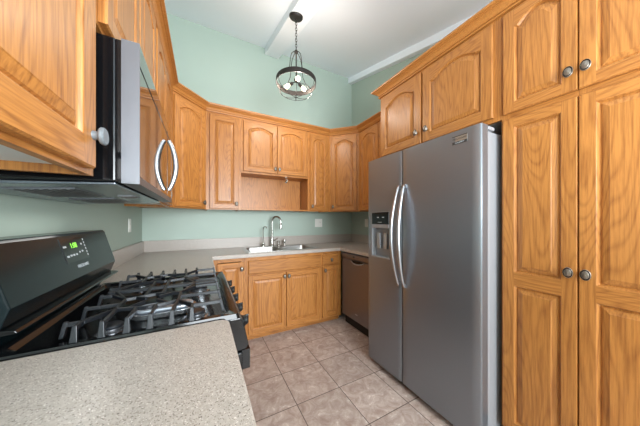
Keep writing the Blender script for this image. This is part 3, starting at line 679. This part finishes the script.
def grate(x0, x1, near):
    m = MB(); cx_, cy_ = (x0+x1)/2, .255; y0, y1 = .020, .440; hw = .052
    ends_x = x0 if near else x1; seam = x1 if near else x0; sg = -1 if near else 1
    bar(m, seam, y0+.01, seam, y1-.01)
    ys = [.117+.057*k for k in range(6)]
    hexa = [(cx_-hw, .165), (cx_+hw, .165), (cx_+hw*1.5, cy_), (cx_+hw, .345), (cx_-hw, .345), (cx_-hw*1.5, cy_)]
    for k in range(6): bar(m, *hexa[k], *hexa[(k+1) % 6])
    for k, y in enumerate(ys):
        tgt = (cx_+sg*hw*(1.5 if k in (2, 3) else 1), .165 if k < 2 else (.345 if k > 3 else y))
        if k in (2, 3): tgt = (cx_+sg*hw*1.35, y)
        mid = (ends_x-sg*.05, y)
        bar(m, ends_x-sg*.006, y, *mid); bar(m, *mid, *tgt); foot(m, ends_x-sg*.004, y, sg, 0)
        if k in (0, 5): bar(m, cx_-sg*hw, tgt[1], seam, y)
        if k in (2, 3): bar(m, cx_-sg*hw*1.35, y, seam, y)
    for j in range(3):
        x = x0+.045+(x1-x0-.09)*j/2
        bar(m, x, y0+.006, x, .115); bar(m, x, .115, cx_+(x-cx_)*.42, .165); foot(m, x, y0+.004, 0, -1)
        bar(m, x, y1-.006, x, .400); bar(m, x, .400, cx_+(x-cx_)*.42, .345); foot(m, x, y1-.004, 0, 1)
    for dx_, dy_ in ((hw, .055), (hw, -.055), (-hw, .055), (-hw, -.055)): bar(m, cx_+dx_*1.1, cy_+dy_, cx_+dx_*.35, cy_+dy_*.35, ZG, ZG+.004)
    m.build('grate', IRON, t, bevel=.0015)
grate(.022, .372, True); grate(.386, .736, False)

# ------------------------------------------------------------------ over-the-range microwave (faces +X)
MZ0, MZ1 = 1.362, 1.775; MXF = -.163
t = thing('microwave', 'black and stainless steel over-the-range microwave with a bowed handle', 'microwave', (MXF, MWY0, 0), R(90))
MWW = MWY1-MWY0; MD = MXF-XL-.003
bp_ = [(.055, MZ0+.004), (.055, MZ1), (MD, MZ1), (MD, MZ0-.014)]
MB().prism(bp_, .003, MWW-.003, 'x').build('body', BLACK, t, bevel=.005)
m = MB(); m.box(.004, MWW, .0, .042, MZ0, MZ0+.022).box(.004, MWW, .008, .042, MZ1-.05, MZ1).box(0, .004, 0, .042, MZ0, MZ1).box(MWW-.012, MWW, 0, .042, MZ0+.022, MZ1-.07).box(.004, MWW-.012, .008, .042, MZ0+.022, MZ1-.07).box(.004, MWW, .008, .042, MZ1-.07, MZ1-.05)
df = m.build('door', STEEL, t)
MB().box(.0045, MWW, .0005, .0078, 1.712, MZ1-.001).build('vent_panel', MWGLASS, df)
MB().box(.004, MWW-.012, .0005, .008, MZ0+.023, 1.702).build('door_glass', MWGLASS, df)
MB().box(.0045, MWW, .002, .0078, 1.702, 1.712).build('vent_seam', BLACK, df)
MB().box(MWW-.175, MWW-.173, -.0003, .0006, MZ0+.035, MZ1-.05).build('control_seam', BLACK, df)
MB().box(.003, MWW-.003, .042, .055, MZ0+.004, MZ1-.004).build('door_gasket', BLACK, t)
P = []; hx = MWW-.20
for k in range(21):
    u = k/20; P.append((hx, -.008-.032*math.sin(math.pi*u)**.8, 1.412+.255*u))
MB().tube(P, [.009+.004*math.sin(math.pi*k/20) for k in range(21)], 12).build('handle', HANDLE, df, smooth=True)
u_ = MB().prism([(.056, MZ0+.002), (.056, MZ0-.004), (MD-.01, MZ0-.024), (MD-.01, MZ0-.014)], .006, MWW-.006, 'x').build('underside', MWDARK, t, bevel=.002)
zt_ = lambda y: MZ0-.004-(y-.056)*(.020/(MD-.066))
tl = math.atan2(.020, MD-.066)
for x0_ in (.09, .43):
    m = MB(); m.box(0, .24, 0, .14, -.0025, .0005)
    for k in range(7): m.box(.006, .234, .012+k*.018, .018+k*.018, -.0045, -.0025)
    m.build('grease_filter', BLACKP if False else STEEL, u_, loc=(x0_, .17, zt_(.17)-.0005), rot=(-tl, 0, 0))
MB().box(0, .10, 0, .05, -.002, .0005).build('lamp_lens', GREY, u_, loc=(.33, .085, zt_(.085)-.0005), rot=(-tl, 0, 0))
area('cooktop_fill', (XL+.16, 1.22, MZ0-.04), (0, R(-10), 0), .06, .4, .6, (1, .97, .92))  # added light under the microwave, set back to brighten the left wall

# ------------------------------------------------------------------ pendant light
PX, PY = .792, 1.985; zc_ = ZC-SLOPE*(YB-PY)-.085
t = thing('pendant_light', 'dark bronze cage pendant with three lit bulbs hanging on a chain from the beam', 'lamp', (PX, PY, 0))
nrm = Vector((0, SLOPE, -1)).normalized()
MB().lathe([(.0001, 0), (.066, 0), (.066, .010), (.058, .020), (.015, .026), (.010, .034), (.0001, .036)], (0, 0, zc_-.0005), nrm, 28).build('canopy', BRONZE, t, smooth=True)
ztop = zc_-.034; zh = 2.885; nl = 11; m = MB(); lp = (ztop-zh)/nl
for k in range(nl):
    zc2 = ztop-lp*(k+.5); P = []
    for j in range(14):
        a = 2*math.pi*j/14; xx = .0085*math.cos(a); z2 = (lp*.5+.004)*math.sin(a)
        P.append((xx, 0, zc2+z2) if k % 2 else (0, xx, zc2+z2))
    m.tube(P, .0022, 6, closed=True)
m.build('chain', BRONZE, t, smooth=True)
zr = 2.575; Rr = .190
MB().lathe([(.0001, 2.882), (.012, 2.880), (.018, 2.868), (.018, 2.856), (.009, 2.848), (.0001, 2.847)], n=16).build('hub', BRONZE, t, smooth=True)
st_ = MB().tube([(0, 0, 2.85), (0, 0, 2.60)], .006, 10); st_.lathe([(.0001, 2.615), (.018, 2.61), (.022, 2.595), (.012, 2.575), (.0001, 2.57)], n=16); st_.build('stem', BRONZE, t, smooth=True)
MB().lathe([(Rr, zr-.022), (Rr, zr+.022), (Rr-.006, zr+.022), (Rr-.006, zr-.022), (Rr, zr-.022)], n=64).build('ring_band', BRONZE, t, smooth=True)
for k in range(4):
    a = R(20+90*k); ca, sa = math.cos(a), math.sin(a)
    prof = [(.015, 2.862), (.035, 2.85), (.058, 2.82), (.072, 2.77), (.078, 2.71), (.088, 2.66), (.125, 2.615), (Rr-.006, zr+.010)]
    MB().tube([(r*ca, r*sa, z) for r, z in prof], .0035, 7).build('arm', BRONZE, t, smooth=True)
for k in range(3):       # wires of the lower cage
    a = R(10+60*k); ca, sa = math.cos(a), math.sin(a)
    MB().tube([((Rr-.003)*math.cos(b_)*ca, (Rr-.003)*math.cos(b_)*sa, zr-.02-.125*math.sin(b_)) for b_ in [math.pi*j/24 for j in range(25)]], .0025, 6).build('cage_wire', BRONZE, t, smooth=True)
MB().tube([(.15*math.cos(2*math.pi*j/40), .15*math.sin(2*math.pi*j/40), zr-.093) for j in range(40)], .0025, 6, closed=True).build('cage_wire', BRONZE, t, smooth=True)
lc = bpy.data.lights
for k in range(3):
    a = R(257+120*k); d = Vector((math.cos(a), math.sin(a), -.35)).normalized(); c0 = Vector((0, 0, 2.585))
    arm = MB().tube([c0, c0+d*.045], .005, 8); arm.lathe([(.0001, .035), (.014, .037), (.015, .065), (.0001, .066)], c0, d, 14)
    so = arm.build('socket', BRONZE, t, smooth=True)
    MB().lathe([(.0001, .064), (.010, .066), (.012, .074), (.020, .088), (.023, .100), (.020, .112), (.012, .121), (.0001, .124)], c0, d, 18).build('bulb', BULB, so, smooth=True)
    l = bpy.data.lights.new('bulb_light', 'POINT'); l.energy = 6; l.color = (1, .92, .82); l.shadow_soft_size = .03
    o = bpy.data.objects.new('bulb_light', l); COL.objects.link(o); o.parent = t; o.location = c0+d*.16

GR = {'wall_cabinet': 'oak wall cabinets round the kitchen', 'corner_cabinet': 'diagonal corner wall cabinets', 'base_cabinet': 'oak base cabinets',
      'worktop': 'speckled laminate worktops', 'outlet_plate': 'white outlet plates on the walls', 'crown_moulding': 'oak crown mouldings on the cabinets'}
for o in bpy.data.objects:
    k = o.name.split('.')[0]
    if o.parent is None and k in GR and 'category' in o: o['group'] = GR[k]
